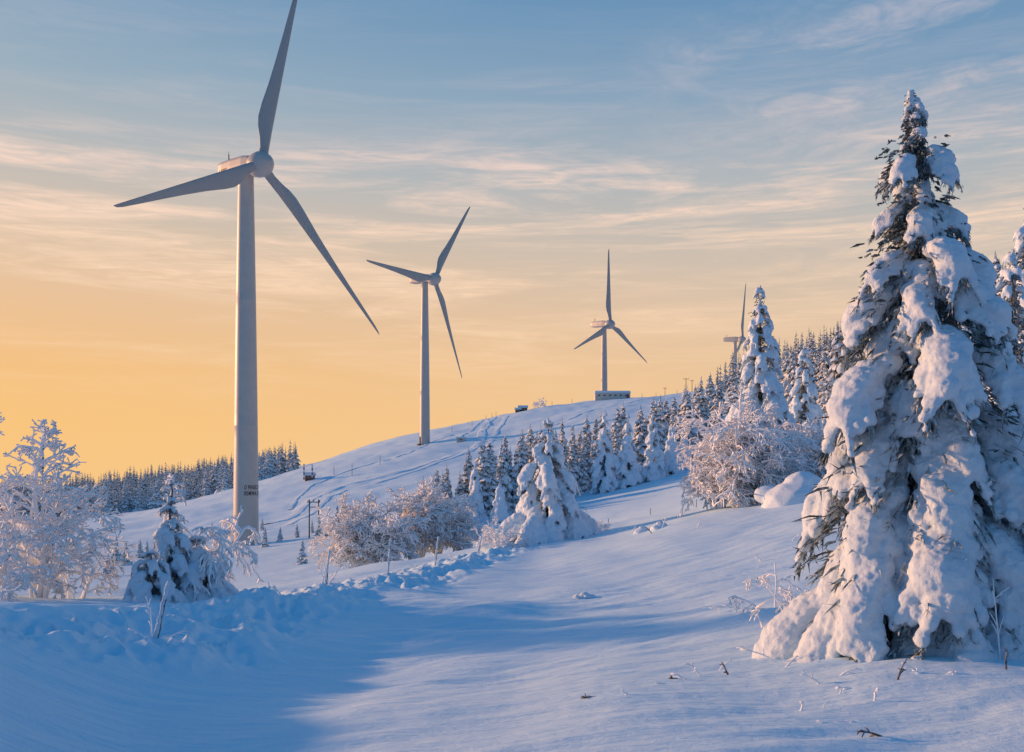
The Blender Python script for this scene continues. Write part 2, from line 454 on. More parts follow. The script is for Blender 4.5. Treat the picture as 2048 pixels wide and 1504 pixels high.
mid(-316, 27.5, 2.0, 1.4, 29, 6, 6, 0.035, 0.9, tw=34, power=0.5, label='low snow buried spruce bush on the bank')
mid(-362, 26, 1.5, 1.2, 30, 5, 6, 0.035, 0.9, tw=34, power=0.5, label='low snow buried spruce bush on the bank')
tick('mid spruces')

# ------------------------------------------------------------------ frosted deciduous shrubs
def frost_tree(name, loc, h, spread, seed, mains=9, depth=3, kids=(7,6,5), r0=0.06, rmin=0.012, droop=0.5, leader=False, bend=0.0, side=0.44, **props):
    rnd = random.Random(seed); stems = MB(); tw = MB()
    def grow(p, d, L, r, dep):
        n = 6 if dep >= 2 else (4 if dep == 1 else 3)
        pts = [p.copy()]; dd = d.copy(); rr = [r]
        for i in range(n):
            dd = (dd + Vector((rnd.uniform(-.2,.2), rnd.uniform(-.2,.2), rnd.uniform(-.12,.12) - droop*(0.12 if dep==depth else 0.28)))).normalized()
            p = p + dd*L/n; pts.append(p.copy())
            rr.append(max(rmin*0.8, r*(1-0.72*(i+1)/n))*rnd.uniform(0.65,1.4))
        (stems if dep == depth else tw).tube(pts, rr, 6 if dep >= 2 else (4 if dep == 1 else 3), cap=False)
        if dep == 0: return
        nk = kids[depth-dep]
        for k in range(nk):
            s = rnd.uniform(0.22, 1.0); i = min(n-1, int(s*n)); q = pts[i].lerp(pts[i+1], s*n-i if s*n-i<=1 else 1)
            t = (pts[i+1]-pts[i]).normalized()
            a = Vector((rnd.uniform(-1,1), rnd.uniform(-1,1), rnd.uniform(-.7,.7))); a = (a - t*a.dot(t)).normalized()
            nd = (t*rnd.uniform(0.5,1.0) + a*rnd.uniform(0.6,1.0)).normalized()
            grow(q, nd, L*rnd.uniform(0.34,0.56)*(1.15-0.35*s), max(rmin, r*0.5), dep-1)
    for m in range(mains):
        az = 2*math.pi*(m+rnd.uniform(-.3,.3))/mains
        tilt = rnd.uniform(0.15, 1.0)*spread
        d = Vector((math.cos(az)*tilt, math.sin(az)*tilt, 1)).normalized()
        grow(Vector((math.cos(az)*0.15, math.sin(az)*0.15, -0.15)), d, h*rnd.uniform(0.6,1.05), r0*rnd.uniform(0.8,1.2), depth)
    if leader:
        pts = [Vector((0.12*math.sin(k*0.9)+bend*(k/9)**2, 0, h*1.08*k/9)) for k in range(10)]
        stems.tube(pts, [r0*1.6*(1-k/12) for k in range(10)], 7)
        for k in range(3, 56):
            f = k/56; z = h*1.07*f; az = rnd.uniform(0,6.28); L = h*side*(1-f)**0.9+0.26
            grow(Vector((0.1+bend*f*f,0,z)), Vector((math.cos(az), math.sin(az), 0.75)).normalized(), L, r0*0.65, 2 if L > 0.5 else 1)
    root = empty(name, loc, **props)
    obj('stem', stems.mesh('stem', True), [M_FROST], root)
    obj('twigs', tw.mesh('twigs', True), [M_FROST], root)
    return root
G_B = 'hoarfrosted shrubs'
def shrub(b, d, h, spread, seed, label='bare shrub thickly coated in hoarfrost', **k):
    return frost_tree('frosted_shrub', spot(b, d), h, spread, seed, label=label, category='shrub', group=G_B, **k)
shrub(-473, 26, 4.3, 0.5, 41, mains=3, kids=(7,5,4), r0=0.06, rmin=0.025, droop=0.28, leader=True, side=0.46, label='frosted young tree with spreading rime coated branches')
shrub(-512, 24.5, 2.4, 0.6, 42, mains=5, kids=(6,5,4), r0=0.055, rmin=0.026, droop=0.4)
shrub(-436, 27, 1.9, 0.6, 43, mains=5, kids=(6,5,4), r0=0.05, rmin=0.025, droop=0.5)
shrub(-343, 27.4, 3.2, 0.3, 55, mains=1, kids=(6,5,3), r0=0.06, rmin=0.034, droop=0.9, leader=True, side=0.14, label='slim sapling weighed down by rime')
shrub(-297, 28, 2.8, 0.16, 44, mains=3, kids=(8,5,3), r0=0.075, rmin=0.036, droop=1.1, label='arched sapling bowed under rime')
shrub(-150, 66, 4.5, 0.5, 45, mains=13, kids=(10,8,5), r0=0.075, rmin=0.044, droop=0.35)
shrub(-130, 64, 3.6, 0.7, 46, mains=11, kids=(9,8,4), r0=0.075, rmin=0.044, droop=0.4)
shrub(-92, 68, 4.9, 0.35, 47, mains=8, kids=(10,8,5), r0=0.075, rmin=0.046, droop=0.4, leader=True, side=0.28)
shrub(-74, 70, 4.2, 0.5, 48, mains=10, kids=(9,8,4), r0=0.075, rmin=0.046, droop=0.45)
shrub(232, 52, 5.2, 0.45, 49, mains=10, kids=(9,8,5), r0=0.08, rmin=0.040, droop=0.5, leader=True, side=0.38)
shrub(206, 51, 3.0, 0.8, 50, mains=10, kids=(9,7,4), r0=0.065, rmin=0.038, droop=0.5)
shrub(254, 53, 4.2, 0.7, 57, mains=11, kids=(9,7,4), r0=0.065, rmin=0.038, droop=0.5)
shrub(310, 58, 3.6, 0.9, 51, mains=12, kids=(9,7,4), r0=0.065, rmin=0.040, droop=0.6)
shrub(338, 60, 3.4, 0.9, 52, mains=12, kids=(9,7,4), r0=0.065, rmin=0.040, droop=0.6)
shrub(-12, 52, 1.5, 1.2, 53, mains=10, kids=(6,5,3), r0=0.05, rmin=0.02, droop=0.6)
shrub(80, 56, 1.1, 1.2, 54, mains=8, kids=(5,4,3), r0=0.04, rmin=0.018, droop=0.6)
tick('shrubs')

# ------------------------------------------------------------------ forest spruces
def spruce_mesh(name, seed, h, R, levels, nb, fringe=True, simple=False):
    rnd = random.Random(seed); mb = MB()
    mb.tube([Vector((0,0,-0.5)), Vector((0,0,h*0.5)), Vector((0,0,h*0.97))], [h*0.016, h*0.01, 0.02], 5, 1)
    ss = (0.05, 0.55, 1.0) if simple else (0.05, 0.4, 0.75, 1.0)
    wp = (0.5, 1.0, 0.25) if simple else (0.5, 1.0, 0.85, 0.22)
    for l in range(levels):
        f = 0.05 + 0.93*(l/levels)
        tier = rnd.uniform(0.78, 1.15)
        n = max(4, int(round(nb*(0.5+0.5*(1-f))))); off = rnd.uniform(0,6.28)
        for k in range(n):
            fz = f + rnd.uniform(-.4,.4)/levels
            L = (R*(1-min(0.97,fz))**0.85*tier + 0.12)*rnd.uniform(0.65,1.22)
            az = off + 6.283*(k+rnd.uniform(-.3,.3))/n
            d = Vector((math.cos(az), math.sin(az), 0)); s_ = Vector((-d.y, d.x, 0))
            o = Vector((0,0,h*fz)); dr = rnd.uniform(0.45,1.05); w = L*rnd.uniform(0.20,0.36)+0.05
            b0 = len(mb.v)
            for s, q in zip(ss, wp):
                c = o + d*L*s + Vector((0,0,L*(0.18*s-dr*s*s)))
                jl = rnd.uniform(0.75,1.3)
                mb.v += [c - s_*w*q*jl - Vector((0,0,w*q*0.75)), c + Vector((0,0,w*0.25*rnd.uniform(0.3,1.5))), c + s_*w*q*jl - Vector((0,0,w*q*0.75))]
            for i in range(len(ss)-1):
                a = b0+i*3
                mb.face((a, a+3, a+4, a+1)); mb.face((a+1, a+4, a+5, a+2))
                if fringe and i > 0:
                    for e in (0, 2):
                        q0 = mb.v[a+e]; q1 = mb.v[a+3+e]; b1 = len(mb.v)
                        mb.v.append((q0+q1)/2 - Vector((0,0,w*rnd.uniform(0.7,1.5))) - d*w*0.2)
                        mb.face((a+e, a+3+e, b1))
    b0 = len(mb.v)
    mb.v += [Vector((0.09,0,h*0.93)), Vector((-0.05,0.08,h*0.93)), Vector((-0.05,-0.08,h*0.93)), Vector((0,0,h*1.02))]
    for a, b in ((0,1),(1,2),(2,0)): mb.face((b0+a, b0+b, b0+3))
    return mb.mesh(name)
variants = []
for i in range(8):
    me = spruce_mesh('spruce_crown_mesh', 100+i, 10.0, (1.9,2.4,1.6,2.6,2.0,1.7,2.5,2.2)[i], 16+i%4, 9+i%3)
    me.materials.append(M_SPRUCE); me.materials.append(M_BARK); variants.append(me)
R_ = random.Random(5)
used = [0]
def forest_tree(b, d, h, label, group, near=True):
    o = bpy.data.objects.new('spruce_tree', variants[R_.randrange(8)])
    COL.objects.link(o)
    o.location = spot(b, d, -0.2)
    s = h/10.0; wdt = R_.uniform(0.85,1.25)
    o.scale = (s*wdt, s*wdt, s)
    o.rotation_euler = (R_.uniform(-.04,.04), R_.uniform(-.04,.04), R_.uniform(0,6.28))
    o['label'] = label; o['category'] = 'tree'; o['group'] = group
    used[0] += 1
def lerp(x, xs, ys): return float(np.interp(x, xs, ys))
LB = 'snow dusted spruce in the wood on the hillside'; GB = 'spruces of the hillside wood'
def front(b, d, h, seed):
    return snow_spruce('spruce_tree', spot(b, d, -0.2), h, h*0.24, seed, 12, 6, 0.14, pad=1.8, twig_n=12, power=0.85, finger=1.0, label='snow laden spruce at the front of the wood', category='tree', group=GB)
for i, (b, d, h) in enumerate([(-37,132,8.0),(-12,128,5.6),(93,142,11.6),(116,142,10.4),(141,143,9.8),(160,145,7.6),(172,146,6.2),(-58,128,4.6)]):
    front(b, d, h, 700+i)
tick('front')
for b, d, h in [(-82,118,5.0),(-70,125,6.5),(-24,136,5),(-10,140,10.5),(5,140,5.5),(20,150,7),(30,150,8),(52,158,10),(62,160,9),
                (150,160,11.8),(82,150,10.4),(105,150,9),(128,156,11),(178,160,12),(186,165,13),(172,172,12.5),
                (-95,112,4.2),(-46,120,4),(70,148,8),(-88,126,7),(-100,120,6),(-78,132,8),(-64,136,8),(-48,138,9),(-30,142,9),(-18,146,9)]:
    forest_tree(b, d, h, LB, GB)
for _ in range(108):
    b = R_.uniform(-95, 205)**1.0; f = lerp(b, [-95,0,100,200],[122,140,150,155]); k = lerp(b, [-95,0,100,170,205],[134,162,186,218,265])
    forest_tree(b, R_.uniform(f, k), R_.uniform(6.0,11.5)*lerp(b,[-95,-20],[0.7,1.0]), LB, GB)
LC = 'frosted spruce in the forest on the upper slope'; GC = 'spruces of the upper forest'
pts_right = []
for _ in range(760):
    d = R_.uniform(105, 520)**1.0; b = R_.uniform(lerp(d,[105,160,250,400,520],[330,205,205,215,225]), 620)
    pts_right.append((d, b))
pts_right.sort()
near_r = [q for q in pts_right if q[1] < 540][:80]
rest_r = [q for q in pts_right if q not in set(near_r)]
for d, b in near_r: forest_tree(b, d, R_.uniform(6.5,13), LC, GC)
forest_tree(495, 78, 11.5, LC, GC); forest_tree(478, 88, 11.5, LC, GC); forest_tree(515, 82, 11.5, LC, GC)
LD = 'dark frosted spruce at the edge of the valley forest'; GD = 'spruces of the valley forest'
pts_l = []
for _ in range(1700):
    b = R_.uniform(-700, -215); lo = lerp(b, [-520,-390,-260,-215],[330,330,335,360])
    d = R_.uniform(lo, 640)
    if b > -235 and d > 480: continue
    pts_l.append((d, b))
pts_l.sort()
near_l = [q for q in pts_l if q[1] > -450][:50]
rest_l = [q for q in pts_l if q not in set(near_l)]
for d, b in near_l: forest_tree(b, d, R_.uniform(7,13), LD, GD)
LE = 'small frosted spruce alone on the snowfield'; GE = 'scattered young spruces'
for b, d, h in [(-210,112,3.6),(-247,150,4),(-232,158,3),(-365,140,4),(-372,150,3.5),(-386,135,4.2),(-395,145,5),(-350,160,3),(-193,150,5),(-175,150,6),(-185,156,4.5),(-200,165,3),(-165,140,6),(-160,152,5),(-270,165,3),(-404,120,4),(-300,190,3),(-420,160,5),(-250,185,3.2),(-215,160,3)]:
    forest_tree(b, d, h*0.85, LE, GE)

def stuff_forest(name, pts, label, seed):
    rnd = random.Random(seed); lows = []
    for i in range(5):
        me = spruce_mesh('low', 300+i, 10, (1.8,2.1,2.4,1.6,2.2)[i], 9, 7, fringe=False, simple=True)
        V = np.empty(len(me.vertices)*3); me.vertices.foreach_get('co', V)
        lows.append((V.reshape(-1,3), [tuple(p.vertices) for p in me.polygons], [p.material_index for p in me.polygons]))
        bpy.data.meshes.remove(me)
    VV = []; FF = []; MM = []; n = 0
    for d, b in pts:
        V, F, Mi = lows[rnd.randrange(5)]
        h = rnd.uniform(6.5,13)/10; a = rnd.uniform(0,6.28); c, s = math.cos(a)*h, math.sin(a)*h
        q = spot(b, d, -0.3)
        W = np.stack([V[:,0]*c-V[:,1]*s+q.x, V[:,0]*s+V[:,1]*c+q.y, V[:,2]*h+q.z], 1)
        VV.append(W); FF += [tuple(i+n for i in f) for f in F]; MM += Mi; n += len(V)
    me = bpy.data.meshes.new(name); me.from_pydata(np.concatenate(VV).tolist(), [], FF)
    me.polygons.foreach_set('material_index', MM); me.update()
    obj(name, me, [M_FARSPR, M_BARK], kind='stuff', label=label, category='forest')
stuff_forest('upper_spruce_forest', rest_r, 'dense frosted spruce forest covering the upper slope', 7)
stuff_forest('valley_spruce_forest', rest_l, 'dense dark spruce forest covering the low ridge', 8)
tick('forest')

# ------------------------------------------------------------------ wind turbines
def lathe(mb, prof, M, seg=40, m=0):
    b0 = len(mb.v)
    for a, r in prof:
        for k in range(seg):
            th = 2*math.pi*k/seg
            mb.v.append(M @ Vector((r*math.cos(th), r*math.sin(th), a)))
    for i in range(len(prof)-1):
        for k in range(seg):
            k2 = (k+1) % seg
            mb.face((b0+i*seg+k, b0+i*seg+k2, b0+(i+1)*seg+k2, b0+(i+1)*seg+k), m)
    mb.face([b0+k for k in range(seg)][::-1], m); mb.face([b0+(len(prof)-1)*seg+k for k in range(seg)], m)
def blade_mesh(L):
    mb = MB(); n = 16
    st = [(0,1.5,1.5),(0.05,1.5,1.45),(0.10,1.9,1.15),(0.15,2.5,0.85),(0.20,2.75,0.66),(0.27,2.6,0.52),(0.4,2.05,0.38),(0.55,1.6,0.27),(0.7,1.22,0.18),(0.85,0.88,0.12),(0.95,0.62,0.08),(0.985,0.42,0.05),(1.0,0.12,0.03)]
    for f, c, t in st:
        lead = 0.75*(1-0.45*f); circ = max(0, 1-f/0.14)
        tw = math.radians(12*(1-f)**2)
        for k in range(n):
            th = 2*math.pi*k/n
            x = (math.cos(th)+1)/2
            y = math.sin(th)*0.5*t*(circ + (1-circ)*(0.35+0.65*x**0.5))
            px = lead - c*(1-x)
            mb.v.append(Vector((px*math.cos(tw)-y*math.sin(tw), px*math.sin(tw)+y*math.cos(tw), 1.0+f*(L-1.0))))
    for i in range(len(st)-1):
        for k in range(n):
            k2 = (k+1) % n
            mb.face((i*n+k, i*n+k2, (i+1)*n+k2, (i+1)*n+k))
    mb.face(range(n)); mb.face([(len(st)-1)*n+k for k in range(n)])
    return mb.mesh('blade', True)
def basis(x, y, z, o=Vector((0,0,0))):
    return Matrix(((x.x,y.x,z.x,o.x),(x.y,y.y,z.y,o.y),(x.z,y.z,z.z,o.z),(0,0,0,1)))
def text_mesh(s, size):
    cu = bpy.data.curves.new('t', 'FONT'); cu.body = s; cu.size = size; cu.extrude = 0.0; cu.offset = 0.018
    cu.space_character = 1.1; cu.resolution_u = 3
    o = bpy.data.objects.new('t', cu); COL.objects.link(o)
    dg = bpy.context.evaluated_depsgraph_get()
    me = bpy.data.meshes.new_from_object(o.evaluated_get(dg))
    bpy.data.objects.remove(o)
    return me
def turbine(tx, ty, zbase, hubz, psi, blades, rb, rt, off=4.0, writing=False, label=''):
    psi = math.radians(psi)
    a = Vector((math.sin(psi), -math.cos(psi), 0)); e1 = Vector((math.cos(psi), math.sin(psi), 0)); up = Vector((0,0,1))
    root = empty('wind_turbine', (tx, ty, zbase), label=label, category='wind turbine', group='wind turbines on the ridge')
    Ht = hubz - zbase - 1.05
    mb = MB(); prof = []
    K = 30
    for i in range(K+1):
        f = i/K; r = rb*(1-f)**1.0 + rt*f + 0.10*math.sin(math.pi*f)
        prof.append((Ht*f - (1.5 if i == 0 else 0), r))
    P2 = []
    for i, q in enumerate(prof):
        P2.append(q)
        if i in (10, 20): P2 += [(q[0]+0.02, q[1]+0.008), (q[0]+0.10, q[1]+0.008), (q[0]+0.12, q[1])]
    P2 += [(Ht+0.02, rt*1.12), (Ht+0.35, rt*1.12), (Ht+0.40, rt*0.9)]
    lathe(mb, P2, Matrix.Identity(4), 56)
    tw = obj('tower', mb.mesh('tower', True), [M_TURB], root)
    mb = MB()
    ang = math.radians(200); dr = Vector((math.cos(ang), math.sin(ang), 0))
    mb.box((dr*(rb-0.02)+Vector((0,0,1.5)))[:], (0.25, 0.95, 2.2), rot=ang)
    mb.box((dr*(rb+0.3)+Vector((0,0,0.2)))[:], (1.0, 1.5, 0.4), rot=ang)
    obj('door', mb.mesh('door'), [M_DARK], tw)
    hc = Vector((0,0,hubz-zbase)) + a*off
    mb = MB(); n = 28
    sec = [(-1.75,1.05,1.05,0.3),(-2.1,1.3,1.3,0.45),(-3.6,1.42,1.42,0.6),(-6.5,1.42,1.40,0.7),(-9.0,1.34,1.30,0.78),(-10.0,1.22,1.15,0.84),(-10.25,1.0,0.95,0.86)]
    for s, w, hh, dz in sec:
        for k in range(n):
            th = 2*math.pi*k/n; c, q = math.cos(th), math.sin(th); ex = 0.38
            x = math.copysign(abs(c)**ex, c)*w*0.92; z = math.copysign(abs(q)**ex, q)*hh*0.92+dz
            mb.v.append(hc + a*s + e1*x + up*z)
    for i in range(len(sec)-1):
        for k in range(n):
            k2 = (k+1) % n; mb.face((i*n+k, i*n+k2, (i+1)*n+k2, (i+1)*n+k))
    mb.face(range(n)); mb.face([(len(sec)-1)*n+k for k in range(n)])
    na = obj('nacelle', mb.mesh('nacelle', False), [M_TURB], root)
    for s, q in ((-9.3,0.5),(-8.1,-0.4)):
        mb = MB(); bp = hc + a*s + e1*q + up*1.95
        mb.tube([bp, bp+up*0.9, bp+up*1.6], [0.06,0.045,0.03], 6)
        mb.tube([bp+up*0.9-a*0.25, bp+up*0.9+a*0.25], [0.035,0.035], 5)
        obj('antenna', mb.mesh('antenna'), [M_DARK], na)
    mb = MB(); y = a.cross(e1)
    lathe(mb, [(-1.7,1.35),(-1.5,1.72),(-0.9,1.9),(0,1.98),(0.7,1.82),(1.4,1.42),(2.0,0.9),(2.4,0.42),(2.52,0.1)], basis(e1, y, a, hc), 36)
    obj('hub', mb.mesh('hub', True), [M_TURB], root)
    beta = math.radians(14)
    for ang, L in blades:
        t = math.radians(ang)
        rad = e1*math.sin(t) + up*math.cos(t); tan = e1*math.cos(t) - up*math.sin(t)
        X = (tan*math.cos(beta) + a*math.sin(beta)).normalized(); Y = rad.cross(X)
        o = obj('blade', blade_mesh(L), [M_BLADE], root)
        o.matrix_local = basis(X, Y, rad, hc)
    if writing:
        for body, zz, a0 in (('O PENXC CHOO', -2.25, -8), ('XEMWA. KOTE', -3.20, -10)):
            me = text_mesh(body, 0.92)
            z = zz - zbase; fr = (z/Ht); r = rb*(1-fr)+rt*fr+0.10*math.sin(math.pi*fr)+0.02
            cam_ang = math.atan2(-ty, -tx)
            mx = max(v.co.x for v in me.vertices)
            sc = 4.0/mx
            for v in me.vertices:
                th = cam_ang + math.radians(a0) + v.co.x*sc/r
                v.co = Vector((r*math.cos(th), r*math.sin(th), z+v.co.y))
            obj('tower_lettering', me, [M_LETTER], tw)
        me = text_mesh('REPC', 0.8)
        o = obj('nacelle_lettering', me, [M_LETTER], na)
        o.matrix_local = basis(a, up, -e1, hc - a*9.4 - e1*1.345 + up*0.05)
    return root
def tz(x, y): return H(x, y) - 0.4
turbine(-42.2, 158.6, -12.1, 48.5, 50, [(13,32.0),(133.6,34.4),(-116,26.9)], 2.0, 1.2, 4.0, True, 'tall white wind turbine with lettering on its tower')
turbine(-27.3, 312.9, tz(-27.3,312.9), 60.8, 50, [(31.8,30.5),(157,32.5),(-88,28.2)], 1.62, 1.0, 4.3, False, 'white wind turbine standing on the snowy hillside')
turbine(38.2, 415.0, tz(38.2,415.0), 62.2, 42, [(-2,31),(120.8,27.5),(-120,24.6)], 1.4, 1.0, 3.4, False, 'white wind turbine rising behind a long hut')
turbine(117.6, 527.5, tz(117.6,527.5), 71, 55, [(9,31),(129,30),(-111-20,26)], 1.4, 1.0, 4.0, False, 'white wind turbine partly hidden by snowy spruce')

# ------------------------------------------------------------------ huts and poles
def hut(name, b, d, w, dep, h, roof, label, walls=M_WALL, nwin=5, rot=0.0, door=True, gable=False, chim=()):
    c = spot(b, d); root = empty(name, c, label=label, category='hut'); root.rotation_euler = (0,0,rot)
    mb = MB(); mb.box((0,0,h/2-0.5), (w,dep,h+1)); wl = obj('wall', mb.mesh('wall'), [walls], root)
    mb = MB(); n = 8
    if gable:
        for x in (-w/2-0.3, w/2+0.3):
            mb.v += [Vector((x,-dep/2-0.35,h-0.05)), Vector((x,0,h+roof)), Vector((x,dep/2+0.35,h-0.05)), Vector((x,dep/2+0.35,h+0.25)), Vector((x,0,h+roof+0.32)), Vector((x,-dep/2-0.35,h+0.25))]
        for k in range(6): mb.face((k,(k+1)%6,6+(k+1)%6,6+k))
        mb.face((0,1,4,5)); mb.face((1,2,3,4)); mb.face((6,11,10,7)); mb.face((7,10,9,8))
    else:
        mb.box((0,0,h+roof/2+0.004), (w+0.5,dep+0.6,roof), taper=0.95)
    obj('roof', mb.mesh('roof'), [M_TSNOW], root)
    for k in range(nwin):
        x = -w/2 + w*(k+0.75)/(nwin+0.5)
        m2 = MB(); m2.box((x,-dep/2-0.02,h*0.55), (w/nwin*0.45, 0.10, h*0.32)); wn = obj('window', m2.mesh('window'), [M_WHITE], root)
        m2 = MB(); m2.box((x,-dep/2-0.05,h*0.55), (w/nwin*0.37, 0.10, h*0.24)); obj('window_pane', m2.mesh('pane'), [M_GLASS], wn)
    if door:
        m2 = MB(); m2.box((w/2-0.9,-dep/2-0.02,h*0.36), (0.8,0.10,h*0.7)); obj('door', m2.mesh('door'), [M_RED], root)
    for x, z in chim:
        m2 = MB()
        for q in range(6):
            m2.box((x,-dep/2-0.4,z*(q+0.5)/6), (0.32,0.32,z/6-0.01), m=q % 2)
        m2.box((x,-dep/2-0.4,z+0.1), (0.5,0.5,0.2), m=1)
        obj('banded_mast', m2.mesh('mast'), [M_RED, M_WHITE], root)
    return root
hut('mountain_hut', 100, 372, 13.0, 5, 2.1, 0.75, 'long low hut with snow covered roof on the ridge', nwin=6)
hut('mountain_hut', -202, 268, 2.2, 2.2, 1.2, 0.5, 'small dark cabin between two red and white banded masts', walls=M_CABIN, nwin=1, door=False, gable=True, chim=((-1.3,4.0),(0.9,3.8)))
hut('mountain_hut', 11, 373, 3.2, 2.5, 1.2, 0.6, 'tiny dark hut on the ridge line', walls=M_WOOD, nwin=1, door=False, gable=True)
hut('mountain_hut', 6, 372, 2.0, 2.0, 0.9, 0.4, 'tiny dark hut on the ridge line', walls=M_WOOD, nwin=1, door=False, gable=True)
hut('transformer_cabin', -51, 305, 2.6, 2.0, 1.1, 0.3, 'low grey transformer cabin beside the turbine', walls=M_TURB, nwin=1, door=False)
def pole(name, b, d, h, r, label, kind=0, group=None):
    root = empty(name, spot(b, d), label=label, category='pole')
    if group: root['group'] = group
    mb = MB()
    if kind == 2:
        for x in (-0.75, 0.75): mb.tube([Vector((x,0,-0.5)), Vector((x*0.95,0,h))], [r, r*0.75], 8)
    else:
        mb.tube([Vector((0,0,-0.5)), Vector((0.02,0,h/2)), Vector((0,0,h))], [r, r*0.85, r*0.7], 7)
    obj('post', mb.mesh('post', True), [M_WOOD], root)
    if kind >= 1:
        m2 = MB(); m2.box((0,-r-0.06,h*0.93), (h*0.34, 0.12, 0.14))
        if kind == 2: m2.box((0,-r-0.06,h*0.80), (h*0.26, 0.12, 0.12))
        obj('crossarm', m2.mesh('crossarm'), [M_WOOD], root)
        for x in (-h*0.15, 0, h*0.15):
            m3 = MB(); m3.tube([Vector((x,-r-0.06,h*0.945)), Vector((x,-r-0.06,h*0.985))], [0.07,0.05], 6)
            obj('insulator', m3.mesh('insulator', True), [M_DARK], root)
pole('utility_pole', -198, 156, 6.0, 0.11, 'twin leg wooden power pole with crossarm in the snow', 2)
pole('utility_pole', 174, 372, 6.2, 0.14, 'wooden power pole with crossarm on the ridge', 1)
pole('utility_pole', 180, 378, 4.4, 0.12, 'wooden power pole with crossarm on the ridge', 1)
pole('utility_pole', 153, 374, 3.6, 0.10, 'slim wooden pole on the ridge', 1)
GM = 'marker posts on the hillside'
for b, d, h in [(-20,365,2.2),(-16,364,2.4),(-26,356,1.8),(-40,345,1.8),(-60,335,1.8),(-160,262,3.4),(-132,270,2.6),(-178,268,2.4),(40,372,1.8),(60,374,1.8),(130,373,2.0),(144,374,1.8),(190,374,1.8),(198,374,1.8),(165,376,2.2)]:
    pole('marker_post', b, d, h, 0.07, 'thin wooden marker post on the snow slope', 0, GM)
shrub(27, 372, 3.4, 1.0, 61, mains=8, kids=(6,5,3), r0=0.09, rmin=0.05, droop=0.2, label='bare frosted tree on the ridge line')

# ------------------------------------------------------------------ fence posts by the path
GF = 'rime covered fence posts'
posts = [(-357,18.3,1.0),(-187,30,1.1),(-124,34,1.15),(-77,40,1.15),(-35,47.5,0.95),(5,53,0.9)]
for i, (b, d, h) in enumerate(posts):
    rnd = random.Random(i+70); q = spot(b, d)
    root = empty('fence_post', q, label='thin leaning fence post crusted with rime', category='fence post', group=GF)
    mb = MB(); lean = 0.14+rnd.uniform(-.08,.12)
    pt = [Vector((lean*h*k/8 + rnd.uniform(-.01,.01), 0, -0.3+(h+0.3)*k/8)) for k in range(9)]
    mb.tube(pt, [0.013*rnd.uniform(0.8,1.2) for _ in pt], 6)
    obj('post', mb.mesh('post', True), [M_BARK], root)
    B = Blobs()
    for k in range(46):
        f = rnd.random(); c = Vector((lean*h*f-0.008+rnd.uniform(-.014,.014), -0.008, h*f)); B.add(c, (0.2,0,1), 0.06, rnd.uniform(.02,.036), 0.03)
    B.add(Vector((lean*h,0,h)), (0.3,0,1), 0.07, 0.045, 0.045)
    obj('rime', B.remesh('rime', 0.014, 0.01, 14, i), [M_TSNOW], root)
GP = 'short fence posts on the snow crest'
for b, d, h in [(70,64,0.45),(96,66,0.45),(138,64,0.45),(184,60,0.5),(-290,170,1.0),(-255,172,1.0),(-160,80,1.0)]:
    root = empty('fence_post', spot(b, d), label='short wooden fence post stuck in the snow crest', category='fence post', group=GP)
    mb = MB(); mb.tube([Vector((0,0,-0.3)), Vector((0.04,0,h))], [0.022,0.018], 6); obj('post', mb.mesh('post'), [M_BARK], root)

# ------------------------------------------------------------------ stalks, twigs, boulder
GS = 'frosted stalks poking out of the snow'
def stalk(b, d, h, lean, seed, bare=0.18, label='frosted dead stalk poking out of the snow', kids=5, thick=0.010):
    rnd = random.Random(seed); mb = MB(); p = Vector((0,0,-0.05)); dr = Vector((lean, rnd.uniform(-.3,.3), 1)).normalized()
    pts = [p.copy()]
    for k in range(8):
        dr = (dr+Vector((lean*0.12+rnd.uniform(-.1,.1), rnd.uniform(-.1,.1), -0.06))).normalized(); p = p+dr*h/8; pts.append(p.copy())
    mb.tube(pts, [thick*(1.3-0.09*k)*rnd.uniform(.8,1.3) for k in range(9)], 6)
    for k in range(kids):
        i = rnd.randrange(2,8); q = pts[i]; e = (dr+Vector((rnd.uniform(-1,1), rnd.uniform(-1,1), rnd.uniform(-.2,.8)))).normalized()*h*rnd.uniform(0.15,0.4)
        mb.tube([q, q+e*0.5, q+e+Vector((0,0,-0.03))], [thick*0.8, thick*0.7, thick*0.45], 5)
    m = M_FROST if rnd.random() > bare else M_BARK
    obj('frosted_stalk', mb.mesh('frosted_stalk', True), [m], None, label=label, category='plant', group=GS).location = spot(b, d)
